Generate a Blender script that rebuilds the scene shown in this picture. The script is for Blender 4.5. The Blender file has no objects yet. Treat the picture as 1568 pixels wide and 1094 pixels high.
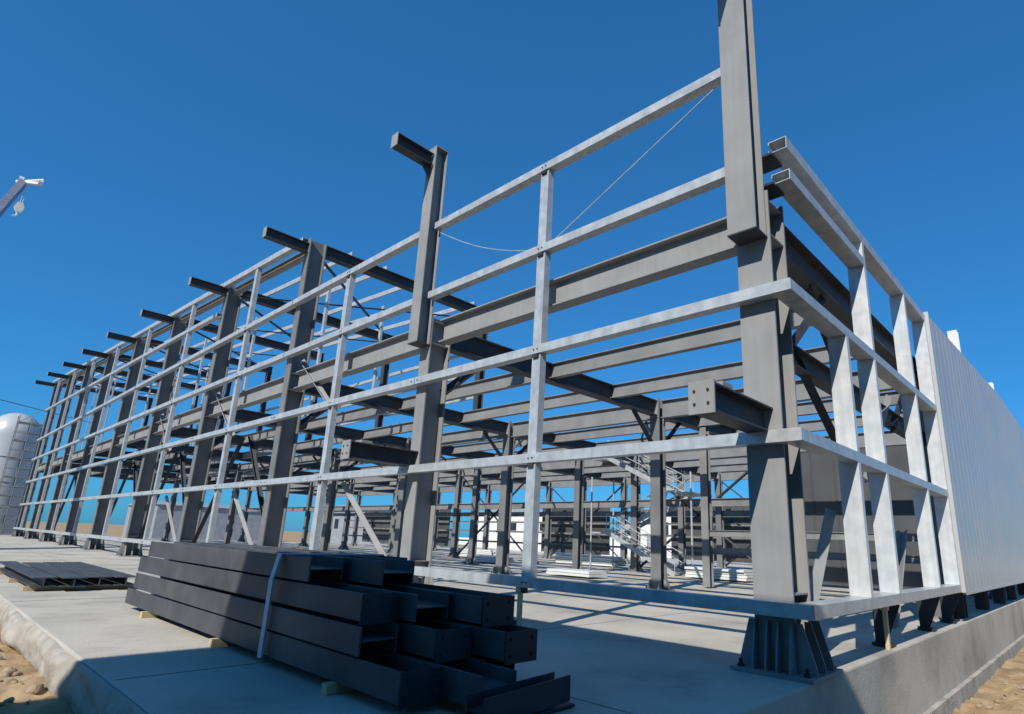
import bpy, bmesh, math, random
from mathutils import Vector, Matrix, noise
random.seed(7)
S=bpy.context.scene
EL=math.radians(40)
# ---------------------------------------------------------------- materials
def new_mat(name):
    m=bpy.data.materials.new(name); m.use_nodes=True
    nt=m.node_tree; b=nt.nodes['Principled BSDF']; return m,nt,b
def noisy(name,c1,c2,scale=4,rough=.6,metal=0,bump=0,bscale=40,detail=6,rvar=.12,stretch=None,c3=None,spec=.5,c3pos=(.52,.7),c3scale=.23,streak=0):
    m,nt,b=new_mat(name); N=nt.nodes; L=nt.links
    tc=N.new('ShaderNodeTexCoord'); mp=N.new('ShaderNodeMapping'); L.new(tc.outputs['Object'],mp.inputs[0])
    if stretch: mp.inputs['Scale'].default_value=stretch
    n=N.new('ShaderNodeTexNoise'); n.inputs['Scale'].default_value=scale; n.inputs['Detail'].default_value=detail
    L.new(mp.outputs[0],n.inputs['Vector'])
    r=N.new('ShaderNodeValToRGB'); r.color_ramp.elements[0].position=.32; r.color_ramp.elements[1].position=.68
    r.color_ramp.elements[0].color=(*c1,1); r.color_ramp.elements[1].color=(*c2,1)
    L.new(n.outputs['Fac'],r.inputs[0])
    col=r.outputs[0]
    if c3:
        n3=N.new('ShaderNodeTexNoise'); n3.inputs['Scale'].default_value=scale*c3scale; n3.inputs['Detail'].default_value=8
        n3.inputs['Roughness'].default_value=.62
        L.new(mp.outputs[0],n3.inputs['Vector'])
        r3=N.new('ShaderNodeValToRGB'); r3.color_ramp.elements[0].position=c3pos[0]; r3.color_ramp.elements[1].position=c3pos[1]
        mx=N.new('ShaderNodeMix'); mx.data_type='RGBA'; L.new(n3.outputs['Fac'],r3.inputs[0]); L.new(r3.outputs[0],mx.inputs[0])
        L.new(col,mx.inputs[6]); mx.inputs[7].default_value=(*c3,1); col=mx.outputs[2]
    if streak:
        m2=N.new('ShaderNodeMapping'); m2.inputs['Scale'].default_value=(9,9,.5); L.new(tc.outputs['Object'],m2.inputs[0])
        n4=N.new('ShaderNodeTexNoise'); n4.inputs['Scale'].default_value=1.2; n4.inputs['Detail'].default_value=5; L.new(m2.outputs[0],n4.inputs['Vector'])
        r4=N.new('ShaderNodeMapRange'); r4.inputs[1].default_value=.35; r4.inputs[2].default_value=.65; r4.inputs[3].default_value=1-streak; r4.inputs[4].default_value=1
        L.new(n4.outputs['Fac'],r4.inputs[0])
        m4=N.new('ShaderNodeMix'); m4.data_type='RGBA'; m4.blend_type='MULTIPLY'; m4.inputs[0].default_value=1
        L.new(col,m4.inputs[6]); L.new(r4.outputs[0],m4.inputs[7]); col=m4.outputs[2]
    L.new(col,b.inputs['Base Color'])
    b.inputs['Metallic'].default_value=metal
    b.inputs['Specular IOR Level'].default_value=spec
    mr=N.new('ShaderNodeMapRange'); mr.inputs[3].default_value=rough-rvar; mr.inputs[4].default_value=rough+rvar
    L.new(n.outputs['Fac'],mr.inputs[0]); L.new(mr.outputs[0],b.inputs['Roughness'])
    if bump:
        n2=N.new('ShaderNodeTexNoise'); n2.inputs['Scale'].default_value=bscale; n2.inputs['Detail'].default_value=5
        L.new(mp.outputs[0],n2.inputs['Vector'])
        bp=N.new('ShaderNodeBump'); bp.inputs['Strength'].default_value=bump; bp.inputs['Distance'].default_value=.03
        L.new(n2.outputs['Fac'],bp.inputs['Height']); L.new(bp.outputs[0],b.inputs['Normal'])
    return m
STEEL=noisy('steel_primer',(.265,.265,.262),(.31,.31,.305),1.6,.6,0,.04,30,c3=(.235,.235,.232),spec=.12,streak=.08)
STEEL_C=noisy('steel_column_shade',(.165,.168,.172),(.20,.203,.207),1.6,.6,0,.04,30,c3=(.14,.142,.146),spec=.12,streak=.08)  # primer darkened; shade on the column webs is put into the base colour
STEEL_M=noisy('steel_beam_shade',(.05,.053,.06),(.07,.073,.08),1.6,.5,0,.04,30,spec=.15)  # same steel, much darker: shaded beam and bracket sides painted into the colour
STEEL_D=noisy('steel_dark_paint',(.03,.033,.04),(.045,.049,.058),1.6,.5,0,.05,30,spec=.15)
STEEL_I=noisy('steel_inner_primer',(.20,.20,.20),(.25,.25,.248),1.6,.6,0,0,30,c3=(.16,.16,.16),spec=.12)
STEEL_S=noisy('steel_stack_paint',(.055,.058,.065),(.085,.088,.096),2.2,.5,0,.06,25,c3=(.13,.13,.128),spec=.2)
GALV=noisy('galvanised',(.43,.45,.46),(.57,.59,.595),5,.38,.25,.03,60,streak=.12)
GALVW=noisy('galvanised_bright',(.58,.60,.61),(.70,.71,.71),5,.36,.15,.03,60,streak=.12)
CONC=noisy('concrete',(.44,.405,.345),(.55,.51,.435),1.1,.85,0,.25,22,c3=(.32,.295,.255),spec=.2,c3pos=(.47,.66),c3scale=.5)
CONCE=noisy('concrete_edge',(.33,.305,.265),(.46,.42,.365),2.5,.9,0,.6,14,c3=(.24,.21,.17),spec=.2,c3scale=.6)
SOIL=noisy('soil',(.33,.225,.125),(.47,.34,.2),1.7,.95,0,.8,9,c3=(.22,.15,.09),spec=.1,c3scale=.6)
ROCK=noisy('rock',(.25,.18,.12),(.40,.31,.22),5,.9,0,.5,20,spec=.2)
CLAD=noisy('cladding_white',(.42,.43,.44),(.47,.48,.49),.5,.36,0,.02,4,streak=.05)
CLADG=noisy('cladding_grey',(.06,.062,.066),(.085,.088,.092),.5,.5,0,.02,4)
WHITE=noisy('white_paint',(.66,.66,.64),(.74,.74,.71),1,.5)
STRAP=noisy('strap',(.42,.46,.52),(.5,.55,.6),8,.5)
WOOD=noisy('timber',(.45,.36,.2),(.6,.5,.3),9,.8,stretch=(4,4,.5))
BLACK=noisy('rubber',(.02,.02,.02),(.035,.035,.035),5,.7)
JOINT=noisy('joint_filler',(.12,.115,.1),(.18,.17,.15),5,.9)
LEAF=noisy('foliage',(.03,.05,.02),(.08,.11,.04),3,.8)
BARK=noisy('bark',(.08,.06,.04),(.14,.1,.07),9,.9)
GLASS=noisy('dark_glass',(.02,.03,.04),(.03,.04,.05),1,.1,rvar=.02)
ROOFG=noisy('roof_sheet',(.25,.27,.3),(.33,.35,.38),1,.5)
CRANEC=noisy('crane_boom_paint',(.12,.13,.17),(.17,.18,.23),2,.4)
CBLUE=noisy('container_blue',(.05,.1,.2),(.08,.14,.26),1,.5)

# ---------------------------------------------------------------- mesh helpers
class MB:
    def __init__(s): s.bm=bmesh.new()
    def prism(s,p0,p1,prof,u,v):
        p0=Vector(p0);p1=Vector(p1);u=Vector(u);v=Vector(v)
        a=[s.bm.verts.new(p0+u*x+v*y) for x,y in prof]
        b=[s.bm.verts.new(p1+u*x+v*y) for x,y in prof]
        n=len(prof)
        for i in range(n):
            s.bm.faces.new((a[i],a[(i+1)%n],b[(i+1)%n],b[i]))
        s.bm.faces.new(a[::-1]); s.bm.faces.new(b)
    def box(s,lo,hi):
        x0,y0,z0=lo;x1,y1,z1=hi
        s.prism((x0,y0,z0),(x0,y0,z1),[(0,0),(x1-x0,0),(x1-x0,y1-y0),(0,y1-y0)],(1,0,0),(0,1,0))
    def rod(s,p0,p1,r,n=8):
        p0=Vector(p0);p1=Vector(p1);d=(p1-p0).normalized()
        u=d.orthogonal().normalized();v=d.cross(u)
        s.prism(p0,p1,[(r*math.cos(2*math.pi*i/n),r*math.sin(2*math.pi*i/n)) for i in range(n)],u,v)
    def sec(s,p0,p1,prof,v):
        p0=Vector(p0);p1=Vector(p1);d=(p1-p0).normalized();v=Vector(v)
        v=(v-d*v.dot(d)).normalized();u=v.cross(d)
        s.prism(p0,p1,prof,u,v)
    def obj(s,name,mat,parent=None,smooth=False):
        bmesh.ops.recalc_face_normals(s.bm,faces=s.bm.faces[:])
        me=bpy.data.meshes.new(name); s.bm.to_mesh(me); s.bm.free()
        o=bpy.data.objects.new(name,me); S.collection.objects.link(o)
        for m in (mat if isinstance(mat,(list,tuple)) else [mat]): me.materials.append(m)
        if parent: o.parent=parent
        if smooth:
            for p in me.polygons: p.use_smooth=True
        return o
def empty(name,loc=(0,0,0)):
    e=bpy.data.objects.new(name,None); S.collection.objects.link(e); e.empty_display_size=.5; return e
def H(w,d,tf=.035,tw=.025):
    w/=2;d/=2;t=tw/2
    return [(-w,-d),(w,-d),(w,-d+tf),(t,-d+tf),(t,d-tf),(w,d-tf),(w,d),(-w,d),(-w,d-tf),(-t,d-tf),(-t,-d+tf),(-w,-d+tf)]
def Cs(w,d,t=.012,lip=.05):
    w/=2;d/=2
    return [(-w,-d),(w,-d),(w,d),(w-lip,d),(w-lip,d-t),(w-t,d-t),(w-t,-d+t),(-w+t,-d+t),(-w+t,d-t),(-w+lip,d-t),(-w+lip,d),(-w,d)]

def zt(y): return 11.35+max(0,y-12)*.062
YG=[0,8.35,16.3]+[16.3+8.05*i for i in range(1,8)]
GZ=[.78,2.95,5.05,7.2,9.1]
XG=[10,20,30]
bld=empty('steel_frame_building')

mb=MB(); mc=MB(); br=MB(); pl=MB(); bolts=MB()
def baseplate(x,y,big=False,hw=.2):
    s=.52 if big else .4
    pl.box((x-s,y-s,.004),(x+s,y+s,.045))
    h=.62 if big else .35
    for dy in ((-hw*.9,-.07,.07,hw*.9) if big else (-.2,.2)):
        for sx in(-1,1):
            x0=x+sx*.305 if big else x+sx*.2; e=x+sx*(s-.03)
            pl.prism((0,y+dy-.01,0),(0,y+dy+.01,0),[(x0,.045),(e,.045),(e,.12),(x0+(e-x0)*.35,h),(x0,h)],(1,0,0),(0,0,1))
    for dx in ((-.285,0,.285) if big else (0,)):
        for sy in(-1,1):
            y0=y+sy*((hw+.005) if big else .2); e=y+sy*(s-.03)
            pl.prism((x+dx-.01,0,0),(x+dx+.01,0,0),[(y0,.045),(e,.045),(e,.12),(y0+(e-y0)*.35,h),(y0,h)],(0,1,0),(0,0,1))
    for a in(-1,1):
        for b_ in(-1,1):
            bolts.rod((x+a*(s-.1),y+b_*(s-.1),.04),(x+a*(s-.1),y+b_*(s-.1),.14),.025,6)
            bolts.rod((x+a*(s-.1),y+b_*(s-.1),.045),(x+a*(s-.1),y+b_*(s-.1),.08),.045,6)
for i,y in enumerate(YG):
    top=6.75 if i<2 else zt(y)
    w=.52 if i<1 else .38
    (mb if i<2 else mc).prism((0,y,.05),(0,y,top),H(w,.6,.035,.025),(0,1,0),(1,0,0))
    baseplate(0,y,True,w/2)
    for z in(.95,6.05,6.62):
        for sy in(-1,1):
            pl.box((-.26,y+sy*.02 if sy>0 else y-w/2+.02,z-.01),(.26,y+w/2-.02 if sy>0 else y-.02,z+.01))
    if i<2:
        w2=.44 if i<1 else .38
        mb.prism((-.5,y,5.98),(-.5,y,zt(y)),H(w2,.37,.02,.02),(0,1,0),(1,0,0))
        br.box((-.69,y-w2/2-.005,5.955),(-.305,y+w2/2+.005,5.977))
        pl.box((-.69,y-w2/2-.005,zt(y)+.003),(-.31,y+w2/2+.005,zt(y)+.03))
    z=zt(y)-.38
    br.prism((-1.78,y,z),(-.70 if i<2 else -.303,y,z),H(.26,.34,.02,.015),(0,1,0),(0,0,1))
    pl.box((-1.80,y-.14,z-.18),(-1.782,y+.14,z+.18))
    if i<2:
        br.prism((0,y-.01,0),(0,y+.01,0),[(-.70,z-.18),(-1.0,z-.18),(-.70,z-.55)],(1,0,0),(0,0,1))
    if i in(0,1):
        z=3.2
        br.prism((-2.0,y,z),(-.303,y,z),H(.3,.36,.025,.02),(0,1,0),(0,0,1))
        pl.box((-2.025,y-.17,z-.2),(-2.002,y+.17,z+.2))
        pl.box((-1.75,y-.145,z+.183),(-1.5,y+.145,z+.24))
        for k in range(2):
            for q in(-1,1):
                bolts.rod((-2.04,y+q*.09,z-.08+k*.16),(-2.02,y+q*.09,z-.08+k*.16),.018,6)
mb.obj('corner_bay_columns',STEEL,bld); mc.obj('facade_columns',STEEL_C,bld)

mb=MB()
for i in range(len(YG)-1):
    y0,y1=YG[i]+.3,YG[i+1]-.3
    mb.prism((0,y0,6.35),(0,y1,6.35),H(.3,.58,.03,.02),(1,0,0),(0,0,1))
    if i>1:
        mb.prism((0,y0,zt(y0)-.3),(0,y1,zt(y1)-.3),H(.2,.3,.02,.02),(1,0,0),(0,0,1))
mb.obj('edge_beams',STEEL,bld)
mb=MB()
for x in (4.2,7.2,13,16.2,24,27):
    mb.prism((x,.2,6.4),(x,72,6.4),H(.2,.45,.025,.018),(1,0,0),(0,0,1))
for x in XG:
    for i in range(len(YG)-1):
        mb.prism((x,YG[i]+.22,6.3),(x,YG[i+1]-.22,6.3),H(.25,.66,.03,.02),(1,0,0),(0,0,1))
        if x>=20 :
            mb.prism((x,YG[i]+.22,3.7),(x,YG[i+1]-.22,3.7),H(.2,.4,.025,.02),(1,0,0),(0,0,1))
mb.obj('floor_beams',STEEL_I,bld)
mb=br
for i,y in enumerate(YG):
    for a,b_ in ((.3,9.8),(10.2,19.8),(20.2,29.8)):
        z=6.33
        mb.prism((a,y,z),(b_,y,z),H(.3,.56,.03,.02),(0,1,0),(0,0,1))
        pl.box((a+.003,y-.16,6.0),(a+.03,y+.16,6.66)); pl.box((b_-.03,y-.16,6.0),(b_-.003,y+.16,6.66))
    if i>1:
        mb.prism((.3,y,zt(y)-.25),(8.2,y,zt(y)-.25),H(.28,.42,.03,.02),(0,1,0),(0,0,1))
        mb.prism((8,y,6.7),(8,y,zt(y)-.47),H(.3,.3,.02,.02),(0,1,0),(1,0,0))
mb.prism((.3,0,4.45),(9.8,0,4.45),H(.22,.34,.02,.015),(0,1,0),(0,0,1))
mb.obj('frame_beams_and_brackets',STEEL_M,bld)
mb=MB()
for x in XG:
    for i,y in enumerate(YG):
        mb.prism((x,y,.05),(x,y,6.7),H(.4,.4,.03,.02),(0,1,0),(1,0,0))
        baseplate(x,y)
for x in(15,25):
    for i in (2,3,4):
        y=YG[i]; mb.prism((x,y,.05),(x,y,6.1),H(.34,.34,.03,.02),(0,1,0),(1,0,0)); baseplate(x,y)
mb.obj('interior_columns',STEEL_C,bld)
mb=MB()
def brace(p,q,w=.14): mb.sec(p,q,[(-w/2,-w/2),(w/2,-w/2),(w/2,-w/2+.02),(-w/2+.02,-w/2+.02),(-w/2+.02,w/2),(-w/2,w/2)],(.3,.4,1))
brace((.3,.02,5.1),(3.4,.02,3.0)); brace((.35,.0,4.2),(2.6,0,6.0))
brace((1.9,0,6.0),(3.4,0,4.7))
brace((6.6,0,4.2),(9,0,6))
for i in(2,3,4,6):
    y=YG[i]
    brace((.15,y+.3,.9),(.15,y+3.6,4.9)); brace((.15,y+7.6,.9),(.15,y+4.2,4.9))
for x in(20,30):
    for i in(0,1,3):
        y=YG[i]; brace((x,y+.3,.3),(x,y+7.7,5.9),.1); brace((x+.1,y+7.7,.3),(x+.1,y+.3,5.9),.1)
for i in(1,2,3,4,5):
    y=YG[i]
    brace((.3,y,4.9),(1.6,y,6.05),.16); brace((9.8,y,4.9),(8.5,y,6.05),.16); brace((10.2,y,4.9),(11.5,y,6.05),.16)
    brace((10,y+.3,6.6),(20,y+7.8,6.6),.1)
for i in range(2,9):
    y=YG[i]
    brace((.2,y+.2,zt(y)-.4),(8,y+7.9,zt(y+7.9)-.4),.08)
    brace((8,y+.2,zt(y)-.4),(.2,y+7.9,zt(y+7.9)-.4),.08)
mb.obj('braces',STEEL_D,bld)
mb=MB()
brace((.35,-.05,.2),(1.9,-.05,2.1),.16); brace((6.4,-.05,2.0),(4.9,-.05,.2),.16); brace((4.0,-.05,2.8),(6.4,-.05,4.9),.14)
for i in(1,2,3):
    y=YG[i]; brace((-.05,y+3.6,2.8),(-.05,y+.4,.4),.14); brace((-.05,y+4.8,5.0),(-.05,y+7.6,7.1),.14)
mb.obj('light_braces',STEEL,bld)
pl.obj('plates',STEEL,bld); bolts.obj('bolts',STEEL_D,bld)

stc=empty('steel_staircase')
mb=MB(); fl=[((19,13.2,.05),(19,17.6,2.1)),((20.1,17.6,2.1),(20.1,13.2,4.2)),((19,13.2,4.2),(19,17.6,6.3))]
for (p,q_) in fl:
    p=Vector(p);q_=Vector(q_)
    for dx in(0,.95): mb.sec(p+Vector((dx,0,0)),q_+Vector((dx,0,0)),[(-.02,-.13),(.02,-.13),(.02,.13),(-.02,.13)],(0,0,1))
    for k in range(11):
        c=p.lerp(q_,(k+.5)/11); mb.box((c.x+.03,c.y-.13,c.z+.0),(c.x+.92,c.y+.13,c.z+.03))
    for dx in(0,.95):
        mb.rod(p+Vector((dx,0,1.0)),q_+Vector((dx,0,1.0)),.025,6); mb.rod(p+Vector((dx,0,.55)),q_+Vector((dx,0,.55)),.02,6)
        for k in range(5): 
            c=p.lerp(q_,k/4)+Vector((dx,0,0)); mb.rod(c,c+Vector((0,0,1.0)),.02,6)
mb.box((18.95,17.6,2.0),(21.1,18.7,2.08)); mb.box((18.95,12.1,4.1),(21.1,13.2,4.18)); mb.box((18.95,17.6,6.2),(20.0,18.7,6.28))
for x in(18.95,21.05):
    for y in(12.15,18.65): mb.rod((x,y,.0),(x,y,5.2),.05,8)
mb.obj('flights',GALV,stc)

mb=MB()
def girtY(x,y0,y1,z,z1=None,h=.17,d=.2):
    mb.sec((x,y0,z),(x,y1,z if z1 is None else z1),Cs(h,d),(1,0,0))
for z in GZ[:3]:
    segs=[-.58]+YG[1:]
    for a,b_ in zip(segs[:-1],segs[1:]): girtY(-.41,a+.01,b_-.01,z)
for z in GZ[3:]:
    segs=YG
    for k,(a,b_) in enumerate(zip(segs[:-1],segs[1:])):
        girtY(-.41,a+(.225 if k<1 else .195 if k<2 else .02),b_-(.195 if k<1 else .02),z)
for k in range(2,9):
    a,b_=YG[k],YG[k+1]
    girtY(-.41,a+.02,b_-.02,zt(a)-.12,zt(b_)-.12,.22)
    if zt(b_)-9.1>3.2: girtY(-.41,a+.02,b_-.02,9.1+(zt(a)-9.1)*.5,9.1+(zt(b_)-9.1)*.5)
mb.obj('facade_girts',GALV,bld)
mb=MB()
def postY(y,z0,z1,w=.25): mb.prism((-.40,y,z0),(-.40,y,z1),Cs(w,.16),(0,1,0),(1,0,0))
zs=GZ
for k in range(len(YG)-1):
    ym=(YG[k]+YG[k+1])/2+.15
    lv=list(zs)+([] if k<1 else [zt(ym)-.12])
    if k==1: lv=list(zs)
    for a,b_ in zip(lv[:-1],lv[1:]): postY(ym,a+.087,b_-.087,.22)
mb.obj('facade_posts',GALV,bld)
mb=MB()
for k in range(len(YG)-1):
    yy=(YG[k]+YG[k+1])/2+.15
    for z in GZ:
        mb.box((-.5205,yy-.07,z-.17),(-.4835,yy+.07,z-.088))
        for s_ in(-1,1): mb.rod((-.53,yy+s_*.05,z),(-.508,yy+s_*.05,z),.014,6)
for z in GZ[:3]:
    for yy in YG[1:]:
        for s_ in(-1,1): mb.rod((-.53,yy+s_*.12,z),(-.508,yy+s_*.12,z),.016,6)
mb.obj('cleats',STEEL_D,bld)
mb=MB()
for x in(1.4,2.9,4.4,5.9,7.4):
    for k in range(2,9):
        a,b_=YG[k],YG[k+1]
        mb.sec((x,a+.01,zt(a)+.09),(x,b_-.01,zt(b_)+.09),Cs(.2,.07,.008,.02),(1,0,0))
for x in(2.5,5.2):
    for k in range(2,9):
        y=(YG[k]+YG[k+1])/2
        mb.box((x-.05,y-.09,6.7),(x+.05,y+.09,zt(y)))
for z in(7.6,8.7,9.8):
    for k in range(2,9): mb.sec((8.2,YG[k]+.2,z),(8.2,YG[k+1]-.2,z),Cs(.16,.1,.01,.02),(1,0,0))
mb.obj('upper_purlins',GALV,bld)
mb=MB()
def girtX(x0,x1,z,h=.16,d=.28,y=-.44): mb.sec((x0,y,z),(x1,y,z),Cs(h,d),(0,1,0))
for z in(.78,2.95,5.05): girtX(-.50,9.0,z)
girtX(-.25,9.0,7.48,.2); girtX(-.2,3.45,6.95,.17)
mb.obj('side_girts',GALV,bld)
mb=MB()
def postX(x,z0,z1,d=.3,w=.12,y=-.43): mb.prism((x,y,z0),(x,y,z1),Cs(d,w,.012,.04),(0,1,0),(1,0,0))
def run(x,lv,**k):
    for a,b_ in zip(lv[:-1],lv[1:]): postX(x,a+.083,b_-.083,**k)
run(1.9,[.78,2.95,5.05]); run(3.5,[.78,2.95,5.05,7.46]); run(6.7,[.78,2.95,5.05,7.46]); run(8.85,[.78,2.95,5.05,7.46])
mb.obj('side_posts',GALVW,bld)
mb=MB()
mb.box((-.30,-.36,7.33),(.12,-.02,7.37)); mb.box((-.30,-.36,6.82),(.12,-.02,6.86))
for x in(10,13.5,17,20,24,28): mb.prism((x,-.3,.05),(x,-.3,.68),H(.3,.3,.02,.02),(0,1,0),(1,0,0))
for x in(3.5,6.7,8.9):
    mb.prism((x-.01,0,0),(x+.01,0,0),[(-.55,.68),(-.12,.68),(-.12,.06),(-.3,.06)],(0,1,0),(0,0,1)); mb.box((x-.15,-.4,.02),(x+.15,-.1,.06))
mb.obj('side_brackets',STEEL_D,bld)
mb=MB()
mb.rod((-.4,.45,8.95),(-.4,4.1,7.32),.012,6)
p=None
for k in range(13):
    t=k/12; q=(-.4,8.1-3.6*t,8.95-1.7*t-.18*math.sin(math.pi*t))
    if p: mb.rod(p,q,.01,5)
    p=q
mb.obj('tie_rods',GALV,bld)

def ribbed(mb,p0,ax,out,L,z0,z1f,pitch=.5,dep=.035,flat=.36):
    p0=Vector(p0);ax=Vector(ax);out=Vector(out)
    pts=[];x=0;tr=.03 if dep>.02 else .05
    while x<L-1e-6:
        pts+= [(x,0),(x+flat,0),(x+flat+tr,dep),(x+pitch-tr,dep)]; x+=pitch
    pts.append((x,0))
    vb=[];vt=[]
    for a,d in pts:
        P=p0+ax*a+out*d
        vb.append(mb.bm.verts.new((P.x,P.y,z0))); vt.append(mb.bm.verts.new((P.x,P.y,z1f(a))))
    for i in range(len(pts)-1): mb.bm.faces.new((vb[i],vb[i+1],vt[i+1],vt[i]))
mb=MB()
ribbed(mb,(9.05,-.62,0),(1,0,0),(0,-1,0),46,.70,lambda a:7.62+min(a,14)*.055,.6,.009,.4)
mb.obj('side_cladding',CLAD,bld)
mb=MB(); mb.box((8.93,-.66,.69),(9.04,-.56,7.66)); mb.box((9.05,-.66,.64),(55,-.59,.695))
mb.obj('cladding_trim',CLAD,bld)
mb=MB()
for x in range(10,56,2): mb.box((x,-.58,.7),(x+.1,-.42,7.6))
for z in(1.5,3.4,5.4,7.1): mb.box((9.1,-.415,z),(55,-.36,z+.15))
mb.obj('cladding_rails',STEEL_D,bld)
mb=MB(); 
for x in(17,26): mb.prism((x,-.1,7.4),(x,-.1,9.6),H(.3,.3,.03,.03),(0,1,0),(1,0,0))
mb.obj('wall_head_stubs',WHITE,bld)
mb=MB()
ribbed(mb,(33,0,0),(0,1,0),(-1,0,0),13,.5,lambda a:7.4,1.0,.04,.9)
ribbed(mb,(33,15,0),(0,1,0),(-1,0,0),7,.5,lambda a:5.0,1.0,.04,.9)
ribbed(mb,(33,28,0),(0,1,0),(-1,0,0),8,.5,lambda a:4.6,1.0,.04,.9)
ribbed(mb,(33,50,0),(0,1,0),(-1,0,0),18,.5,lambda a:4.6,1.0,.04,.9)
ribbed(mb,(19.7,.4,0),(0,1,0),(-1,0,0),7,.1,lambda a:5.9,1.0,.03,.9)
mb.obj('back_wall_panels',CLADG,bld)
mb=MB()
for z in(1.35,2.0): mb.prism((13,.3,z),(13,8.1,z),H(.12,.24,.02,.015),(1,0,0),(0,0,1))
for z in(1.2,2.2,3.1): mb.prism((32.7,0,z),(32.7,72,z),H(.12,.16,.02,.015),(1,0,0),(0,0,1))
for y in(.3,8.1): mb.prism((13,y,.05),(13,y,6.1),H(.3,.3,.02,.02),(0,1,0),(1,0,0))
mb.obj('inner_rails',STEEL_I,bld)
mb=MB()
for (x,y,l,h) in((18,9,3,.5),(23,20,5,.7),(17,24,3,.4),(26,9,3,.6),(22,30,5,.6),(12,13,2.5,.3)):
    for k in range(int(h/.12)):
        mb.box((x+random.uniform(-.1,.1),y+random.uniform(-.1,.1),.08+k*.12),(x+1.2,y+l,.08+k*.12+.10))
mb.obj('panel_pallet_stack',WHITE)

# ---------------------------------------------------------------- slab and ground
mb=MB(); mb.box((-6.35,-.48,-1.9),(56,80,0)); o=mb.obj('concrete_slab',CONC)
bv=o.modifiers.new('b','BEVEL'); bv.width=.03; bv.segments=2
mb=MB()
mb.box((-6.2,-.58,-1.9),(56,-.483,-1.12)); mb.obj('slab_footing',CONCE)
mb=MB()
for x in(-3.2,): mb.box((x,-.46,.001),(x+.012,80,.004))
for y in(4.2,12.3,20.4): mb.box((-6.3,y,.001),(33,y+.012,.004))
mb.obj('slab_joints',JOINT)
bm=bmesh.new(); n=700; m=12; rows=[]
for i in range(n):
    y=-.4+i*.07; row=[]
    l=max(0,noise.noise(Vector((y*.55,7,1)))*1.3)
    for j in range(m):
        a=math.pi*(.02+.97*j/(m-1)); sn=max(0.0,math.sin(a))
        rr=.06+.12*l
        nz=noise.noise(Vector((y*1.6,j*.4,.3)))*.06+noise.noise(Vector((y*7,j*1.1,4)))*.02
        row.append(bm.verts.new((-6.345-sn**.6*rr*1.3+nz*sn, y, -.24+math.cos(a)*(.232)+nz*.5*sn)))
    rows.append(row)
for i in range(n-1):
    for j in range(m-1): bm.faces.new((rows[i][j],rows[i+1][j],rows[i+1][j+1],rows[i][j+1]))
q=MB(); q.bm.free(); q.bm=bm; q.obj('concrete_kerb',CONCE,smooth=True)
def coords(lo,hi,dl,dh,st):
    c=[];x=dl
    while x<=dh: c.append(x); x+=st
    s=st;x=dl;a=[]
    while x>lo: s*=1.35; x-=s; a.append(x)
    s=st;x=c[-1];b_=[]
    while x<hi: s*=1.35; x+=s; b_.append(x)
    return a[::-1]+c+b_
xs=coords(-2500,2500,-12,12,.1); ys=coords(-2500,2500,-5,14,.1)
def sm(a,b_,x): t=max(0,min(1,(x-a)/(b_-a))); return t*t*(3-2*t)
def gz(x,y):
    h=sm(-2.6,-.6,y)*(1-sm(-6.3,-5.9,x)) if x<0 else 0
    z=-1.4+.98*h
    near=max(0,1-max(abs(x),abs(y))/60)
    if near>0:
        z+=near*(.08*noise.noise(Vector((x*.7,y*.7,0)))+.10*noise.noise(Vector((x*2.3,y*2.3,3)))+.06*noise.noise(Vector((x*6,y*6,5))))
    return z if not(x>-5.8 and y>0 and x<55 and y<79) else -1.5
bm=bmesh.new(); g=[[bm.verts.new((x,y,gz(x,y))) for y in ys] for x in xs]
for i in range(len(xs)-1):
    for j in range(len(ys)-1): bm.faces.new((g[i][j],g[i+1][j],g[i+1][j+1],g[i][j+1]))
q=MB(); q.bm.free(); q.bm=bm; q.obj('ground',SOIL,smooth=True)
bm=bmesh.new()
for k in range(700):
    if k<520: x=-6.6-abs(random.gauss(0,.9)); y=random.uniform(0,16)
    else: x=random.uniform(-2,12); y=-.8-abs(random.gauss(0,.7))
    r=random.choice((.015,.02,.03,.03,.04,.05,.07))*random.uniform(.6,1.2)
    M=Matrix.Translation((x,y,gz(x,y)+r*.25))@Matrix.Rotation(random.random()*6,4,'Z')@Matrix.Diagonal((r*random.uniform(.8,1.5),r,r*.65,1))
    vs=bmesh.ops.create_icosphere(bm,subdivisions=2,radius=1,matrix=M)['verts']
    for v in vs: v.co+=Vector((noise.noise(v.co*9),noise.noise(v.co*9+Vector((5,0,0))),noise.noise(v.co*9+Vector((0,7,0)))))*r*.5
q=MB(); q.bm.free(); q.bm=bm; q.obj('rubble',ROCK)

# ---------------------------------------------------------------- steel beam stack
st=empty('steel_beam_stack')
mb=MB(); t=.265
tiers=[(.10,[-4.93,-4.47,-4.01],(1.35,.8,1.3),(10.3,10.2,10.4)),
       (.385,[-4.96,-4.47,-4.01],(2.0,1.5,1.05),(10.0,10.3,9.9)),
       (.67,[-4.91,-4.47,-4.01],(2.15,1.85,1.4),(10.1,9.8,10.0)),
       (.955,[-4.90,-4.44,-4.0],(3.3,2.6,3.4),(9.7,9.9,9.5))]
for z,X,Y0,Y1 in tiers:
    for x,a,b_ in zip(X,Y0,Y1):
        mb.sec((x+.22+random.uniform(-.02,.02),a,z+t/2+.002),(x+.22+random.uniform(-.03,.03),b_,z+t/2+.002),H(t-.004,.415,.022,.016),(1,0,0))
for z,x,a in((.385,-3.50,1.6),(.10,-3.48,1.9)):
    mb.sec((x+.1,a,z+t/2),(x+.1,9.4,z+t/2),H(t-.006,.2,.018,.014),(1,0,0))
o=mb.obj('beams',STEEL_S,st)
bv=o.modifiers.new('b','BEVEL'); bv.width=.006; bv.segments=1
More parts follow.
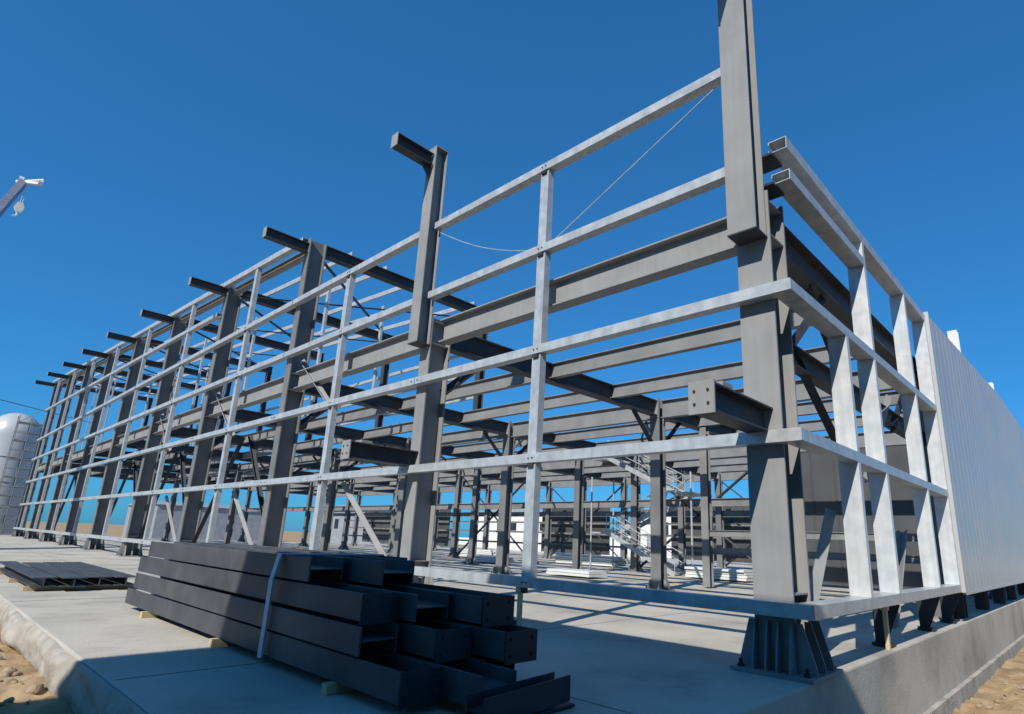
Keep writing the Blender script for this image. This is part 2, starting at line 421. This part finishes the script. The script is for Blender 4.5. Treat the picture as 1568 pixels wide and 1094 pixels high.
mb=MB()
for x,y,z in((-4.71,1.33,.10),(-4.25,1.48,.385),(-3.79,1.03,.385),(-3.79,1.38,.67),(-4.69,2.13,.67)):
    mb.box((x-.21,y-.012,z-.02),(x+.21,y,z+t+.0))
    for a in(-.14,.14):
        for c in(.05,.2): mb.rod((x+a,y-.03,z+c),(x+a,y-.01,z+c),.016,6)
mb.box((-3.95,.62,.01),(-3.45,1.0,.035)); mb.sec((-4.7,.6,.17),(-3.5,.75,.17),H(.22,.2,.015,.012),(0,1,0))
mb.obj('end_plates',STEEL_D,st)
mb=MB()
for y in(2.4,5.5,8.8): mb.box((-5.0,y,.004),(-3.3,y+.1,.098))
mb.obj('timber_bearers',WOOD,st)
mb=MB()
yy=3.95
mb.box((-5.005,yy,.1),(-4.985,yy+.10,.95)); 
mb.sec((-4.995,yy+.05,.95),(-4.93,yy+.08,1.235),[(-.05,-.008),(.05,-.008),(.05,.008),(-.05,.008)],(1,0,0))
mb.box((-4.94,yy+.03,1.225),(-3.55,yy+.13,1.237)); mb.box((-3.555,yy+.03,.66),(-3.545,yy+.13,1.225))
mb.obj('strap',STRAP,st)

st2=empty('steel_beam_stack')
mb=MB()
for x in(-5.6,-5.1,-4.6,-4.1):
    mb.prism((x,14+random.uniform(-.3,.3),.2),(x,21+random.uniform(-.5,.5),.2),H(.44,.2,.02,.015),(1,0,0),(0,0,1))
mb.obj('beams',STEEL_S,st2)
mb=MB()
for y in(14.5,17,20): mb.box((-5.9,y,.003),(-3.8,y+.1,.095))
mb.obj('timber_bearers',WOOD,st2)

for (x,y) in((-.42,4.5),(3.15,-.40)):
    mb=MB(); mb.box((x-.04,y-.03,.003),(x+.04,y+.03,.60)); mb.box((x-.07,y-.05,.602),(x+.07,y+.05,.69)); mb.obj('timber_prop',WOOD)

# ---------------------------------------------------------------- neighbouring warehouse behind the camera
HW=10.9; WY=1.8
wh=empty('warehouse_building')
mb=MB()
ribbed(mb,(-12,WY,0),(0,-1,0),(1,0,0),43,-1.6,lambda a:HW,.4,.03,.3)
ribbed(mb,(-12,WY,0),(-1,0,0),(0,1,0),24,-1.6,lambda a:HW,.4,.03,.3)
mb.box((-36,-41.5,-1.6),(-12.05,WY-.05,HW-.05)); mb.obj('walls',CLADG,wh)
mb=MB(); mb.box((-36.2,-41.7,HW),(-11.9,WY+.07,HW+.1)); mb.obj('roof',ROOFG,wh)
mb=MB()
for y in(-30,-18,-6): mb.box((-11.96,y,-1.5),(-11.93,y+4,3)); 
mb.obj('doors',WHITE,wh)
mb=MB()
for y in range(-38,0,6): mb.box((-11.96,y,5.5),(-11.93,y+2.5,6.8))
mb.obj('windows',GLASS,wh)

# ---------------------------------------------------------------- mobile crane
cr=empty('mobile_crane')
tip=Vector((-7.05,60,29)); base=Vector((-12.0,34.0,2.2))
mb=MB(); d=(tip-base)
for a,b_,w in((0,.42,.9),(.40,.72,.7),(.70,1,.5)): mb.sec(base+d*a,base+d*b_,[(-w/2,-w/2),(w/2,-w/2),(w/2,w/2),(-w/2,w/2)],(0,0,1))
mb.obj('boom',CRANEC,cr)
mb=MB()
r_=Vector((.674,-.738,.037))
mb.sec(tip-r_*.5+Vector((0,0,.1)),tip+r_*1.5+Vector((0,0,-.1)),[(-.14,-.1),(.14,-.1),(.14,.1),(-.14,.1)],(0,0,1))
mb.sec(tip+r_*.2+Vector((0,0,.2)),tip+r_*1.7+Vector((0,0,.3)),[(-.05,-.05),(.05,-.05),(.05,.05),(-.05,.05)],(0,0,1))
mb.rod(tip+r_*1.5+Vector((-.15,0,.05)),tip+r_*1.5+Vector((.15,0,.05)),.25,12)
mb.rod(tip-r_*.2+Vector((-.15,0,.3)),tip-r_*.2+Vector((.15,0,.3)),.28,12)
h=tip+r_*.3
mb.rod(h,h-Vector((0,0,1.9)),.02,5); mb.rod(h+Vector((.2,0,0)),h+Vector((.12,0,-1.9)),.02,5)
mb.prism(h-Vector((0,.15,2.4)),h+Vector((0,.15,-2.4)),[(-.15,.5),(.2,.5),(.34,.1),(.2,-.35),(-.1,-.35),(-.3,0)],(1,0,0),(0,0,1))
mb.rod(h-Vector((0,0,2.7)),h-Vector((.0,0,3.1)),.07,6)
mb.rod(h-Vector((0,0,3.1)),h-Vector((.25,0,3.2)),.06,6)
mb.obj('boom_head_and_hook',WHITE,cr)
mb=MB(); mb.box((-13.2,27,.2),(-10.8,39,.9)); mb.box((-13.1,31.5,.95),(-11.0,36,2.3)); mb.box((-13.1,39.05,.2),(-10.9,41,2.3)); mb.obj('carrier',CRANEC,cr)
mb=MB(); mb.box((-12.95,40.3,1.3),(-11.05,41.03,2.1)); mb.obj('cab_glass',GLASS,cr)
mb=MB()
for y in(28.2,30,36.5,40): 
    for x in(-13.25,-11.1): mb.rod((x,y,.15),(x+.35,y,.15),.62,20)
mb.obj('wheels',BLACK,cr)

# ---------------------------------------------------------------- storage tank, scaffold, distant stuff
tk=empty('storage_tank')
bm=bmesh.new(); cx,cy,r=-.3,98,2.9; rows=[]
prof=[(r,-1.7),(r,11.5)]+[(r*math.cos(a),11.5+3.3*math.sin(a)) for a in [k*math.pi/16 for k in range(1,8)]]+[(.02,14.8)]
for rr,z in prof: rows.append([bm.verts.new((cx+rr*math.cos(k*math.pi/24),cy+rr*math.sin(k*math.pi/24),z)) for k in range(48)])
for a,b_ in zip(rows[:-1],rows[1:]):
    for k in range(48): bm.faces.new((a[k],a[(k+1)%48],b_[(k+1)%48],b_[k]))
q=MB(); q.bm.free(); q.bm=bm; q.obj('shell',CLAD,tk,smooth=True)
mb=MB()
for z in(3,6,9):
    for k in range(24):
        a=k*math.pi/12;b_=(k+1)*math.pi/12; mb.rod((cx+(r+.05)*math.cos(a),cy+(r+.05)*math.sin(a),z),(cx+(r+.05)*math.cos(b_),cy+(r+.05)*math.sin(b_),z),.05,5)
mb.obj('hoops',STEEL,tk)
mb=MB()
X0=(-1.3,-.2,.9)
for x in X0:
    for y in(84,85.4): mb.rod((x,y,-1.6),(x,y,12.8),.04,5)
for z in range(-1,13,1):
    mb.rod((X0[0],84,z),(X0[2],84,z),.035,5); mb.rod((X0[0],85.4,z),(X0[2],85.4,z),.035,5); mb.rod((X0[0],84,z),(X0[0],85.4,z),.035,5)
    if z%2==0: mb.rod((X0[0],84,z),(X0[2],84,z+2),.03,5); mb.box((X0[0],84.05,z+.05),(X0[2],85.35,z+.09))
mb.obj('scaffold_tower',STEEL_I)
mb=MB()
mb.rod((-14,70,13.5),(8,100,15),.04,5); mb.rod((-14,70,-1.6),(-14,70,13.6),.15,8); mb.obj('power_line',STEEL_D)

def house(name,x0,y0,x1,y1,h,ridge,mat):
    e=empty(name); mb=MB(); mb.box((x0,y0,-1.7),(x1,y1,h)); mb.obj('walls',mat,e)
    mb=MB(); mx=(y0+y1)/2
    mb.prism((x0-.4,0,0),(x1+.4,0,0),[(y0-.4,h+.01),(y1+.4,h+.01),(mx,h+ridge)],(0,1,0),(0,0,1)); mb.obj('roof',ROOFG,e)
    mb=MB()
    y=y0+2
    while y<y1-3: mb.box((x0-.04,y,h*.35),(x0-.01,y+2,h*.7)); y+=5
    mb.obj('windows',GLASS,e)
house('warehouse_building',105,40,125,75,9,1.6,WHITE)
house('warehouse_building',95,92,115,120,8,1.2,WHITE)
house('warehouse_building',70,128,90,160,7,1.5,ROOFG)
house('warehouse_building',125,5,150,30,9,1.5,WHITE)
house('warehouse_building',30,150,55,175,6,1.2,ROOFG)
for tx,ty in((70,48),(64,62),(60,30)):
    e=empty('box_truck'); mb=MB(); mb.box((tx,ty,.0),(tx+2.5,ty+6.5,2.7)); mb.box((tx+.1,ty+6.6,-.3),(tx+2.4,ty+8.3,1.8)); mb.obj('body',WHITE,e)
    mb=MB(); mb.box((tx+.08,ty+7,.8),(tx+.097,ty+8,1.6)); mb.box((tx+.3,ty+8.31,.8),(tx+2.2,ty+8.33,1.7)); mb.obj('glass',GLASS,e)
    mb=MB()
    for y in(1.2,2.3,7.3):
        for x in(.0,2.15): mb.rod((tx+x,ty+y,-.85),(tx+x+.35,ty+y,-.85),.55,16)
    mb.box((tx+.5,ty,-.4),(tx+2,ty+8,-.2)); mb.obj('wheels',BLACK,e)
for (x,y,mt) in((46,33,WHITE),(46,41,CBLUE),(50,55,WHITE),(44,66,ROOFG),(45,20,ROOFG),(47,48,WHITE)):
    z0=0.003
    mb=MB(); 
    mb.box((x+.05,y+.05,z0),(x+2.4,y+5.95,2.55))
    ribbed(mb,(x,y,0),(0,1,0),(-1,0,0),6,.1,lambda a:2.5,.3,.04,.15)
    for cx_ in(x-.05,x+2.36):
        for cy_ in(y-.05,y+5.93): mb.box((cx_,cy_,z0+.002),(cx_+.12,cy_+.12,2.62))
    mb.box((x-.05,y+.1,2.56),(x+.05,y+5.9,2.64)); mb.obj('shipping_container',mt)
mb=MB(); mb.box((-40,104,-1.7),(-9.5,104.2,1.0)); mb.obj('perimeter_wall',WHITE)
mb=MB(); mb.box((150,-60,-1.7),(150.3,220,1.4)); mb.obj('perimeter_wall',WHITE)
def leafmass(name,cs):
    bm=bmesh.new()
    for (x,y,h,w) in cs:
        for k in range(500):
            v=Vector((random.gauss(0,1),random.gauss(0,1),random.gauss(0,1))).normalized()*random.random()**.4
            c=Vector((x+v.x*w,y+v.y*w,h*.62+v.z*h*.4))+Vector((noise.noise(v*3)*w*.4,0,noise.noise(v*3+Vector((4,4,4)))*h*.15))
            s=random.uniform(.25,.5)
            a=Vector((random.gauss(0,1),random.gauss(0,1),random.gauss(0,1))).normalized()*s; b_=a.orthogonal().normalized()*s
            bm.faces.new([bm.verts.new(c+a),bm.verts.new(c+b_),bm.verts.new(c-a),bm.verts.new(c-b_)])
    q=MB(); q.bm.free(); q.bm=bm; o=q.obj(name,LEAF)
    mb=MB()
    for (x,y,h,w) in cs:
        mb.prism((x,y,-1.6),(x+.2,y,h*.55),[(.22*math.cos(a),.22*math.sin(a)) for a in [k*math.pi/4 for k in range(8)]],(1,0,0),(0,1,0))
    mb.obj('trunks',BARK,o)
leafmass('tree_row',[(-8+random.uniform(-4,3),120+random.uniform(-5,5),random.uniform(6,9),3) for k in range(5)]+[(-20-k*4,125,random.uniform(7,9),3) for k in range(4)])
leafmass('tree_row',[(160+random.uniform(-6,6),-10+k*9,random.uniform(6,9),3.6) for k in range(22)])

# ---------------------------------------------------------------- light
L=Vector((.96*math.cos(EL),.28*math.cos(EL),-math.sin(EL))).normalized()
sd=bpy.data.lights.new('sun','SUN'); sd.energy=5.0; sd.angle=math.radians(.5); sd.color=(1,.95,.86)
so=bpy.data.objects.new('sun',sd); S.collection.objects.link(so); so.rotation_euler=L.to_track_quat('-Z','Y').to_euler(); so.location=(-20,-10,30)
w=bpy.data.worlds.new('World'); S.world=w; w.use_nodes=True; nt=w.node_tree
bg=nt.nodes['Background']; sk=nt.nodes.new('ShaderNodeTexSky'); sk.sky_type='NISHITA'; sk.sun_disc=False
sk.sun_elevation=EL; sk.sun_rotation=math.atan2(-L.x,-L.y)
sk.air_density=1.0; sk.dust_density=.6; sk.ozone_density=2.4; sk.altitude=200
gm=nt.nodes.new('ShaderNodeGamma'); gm.inputs[1].default_value=.64
mx=nt.nodes.new('ShaderNodeMix'); mx.data_type='RGBA'; mx.blend_type='MULTIPLY'; mx.inputs[0].default_value=1; mx.inputs[7].default_value=(.34,1.5,2.75,1)
nt.links.new(sk.outputs[0],gm.inputs[0]); nt.links.new(gm.outputs[0],mx.inputs[6]); nt.links.new(mx.outputs[2],bg.inputs[0]); bg.inputs[1].default_value=.085
# ---------------------------------------------------------------- camera
R=((.67395,.21644,.70636),(-.73784,.1492,.65828),(.03709,-.96483,.26025))
ca=bpy.data.cameras.new('camera'); ca.sensor_width=36; ca.lens=898.9/1568*36; ca.shift_x=-66.4/1568; ca.shift_y=39/1568
ca.clip_end=6000; ca.clip_start=.05
co=bpy.data.objects.new('camera',ca); S.collection.objects.link(co)
M=Matrix([[R[i][0],-R[i][1],-R[i][2],(-8.108,-3.312,1.5)[i]] for i in range(3)]+[[0,0,0,1]])
co.matrix_world=M; S.camera=co
S.view_settings.view_transform='Standard'; S.view_settings.look='None'; S.view_settings.exposure=0
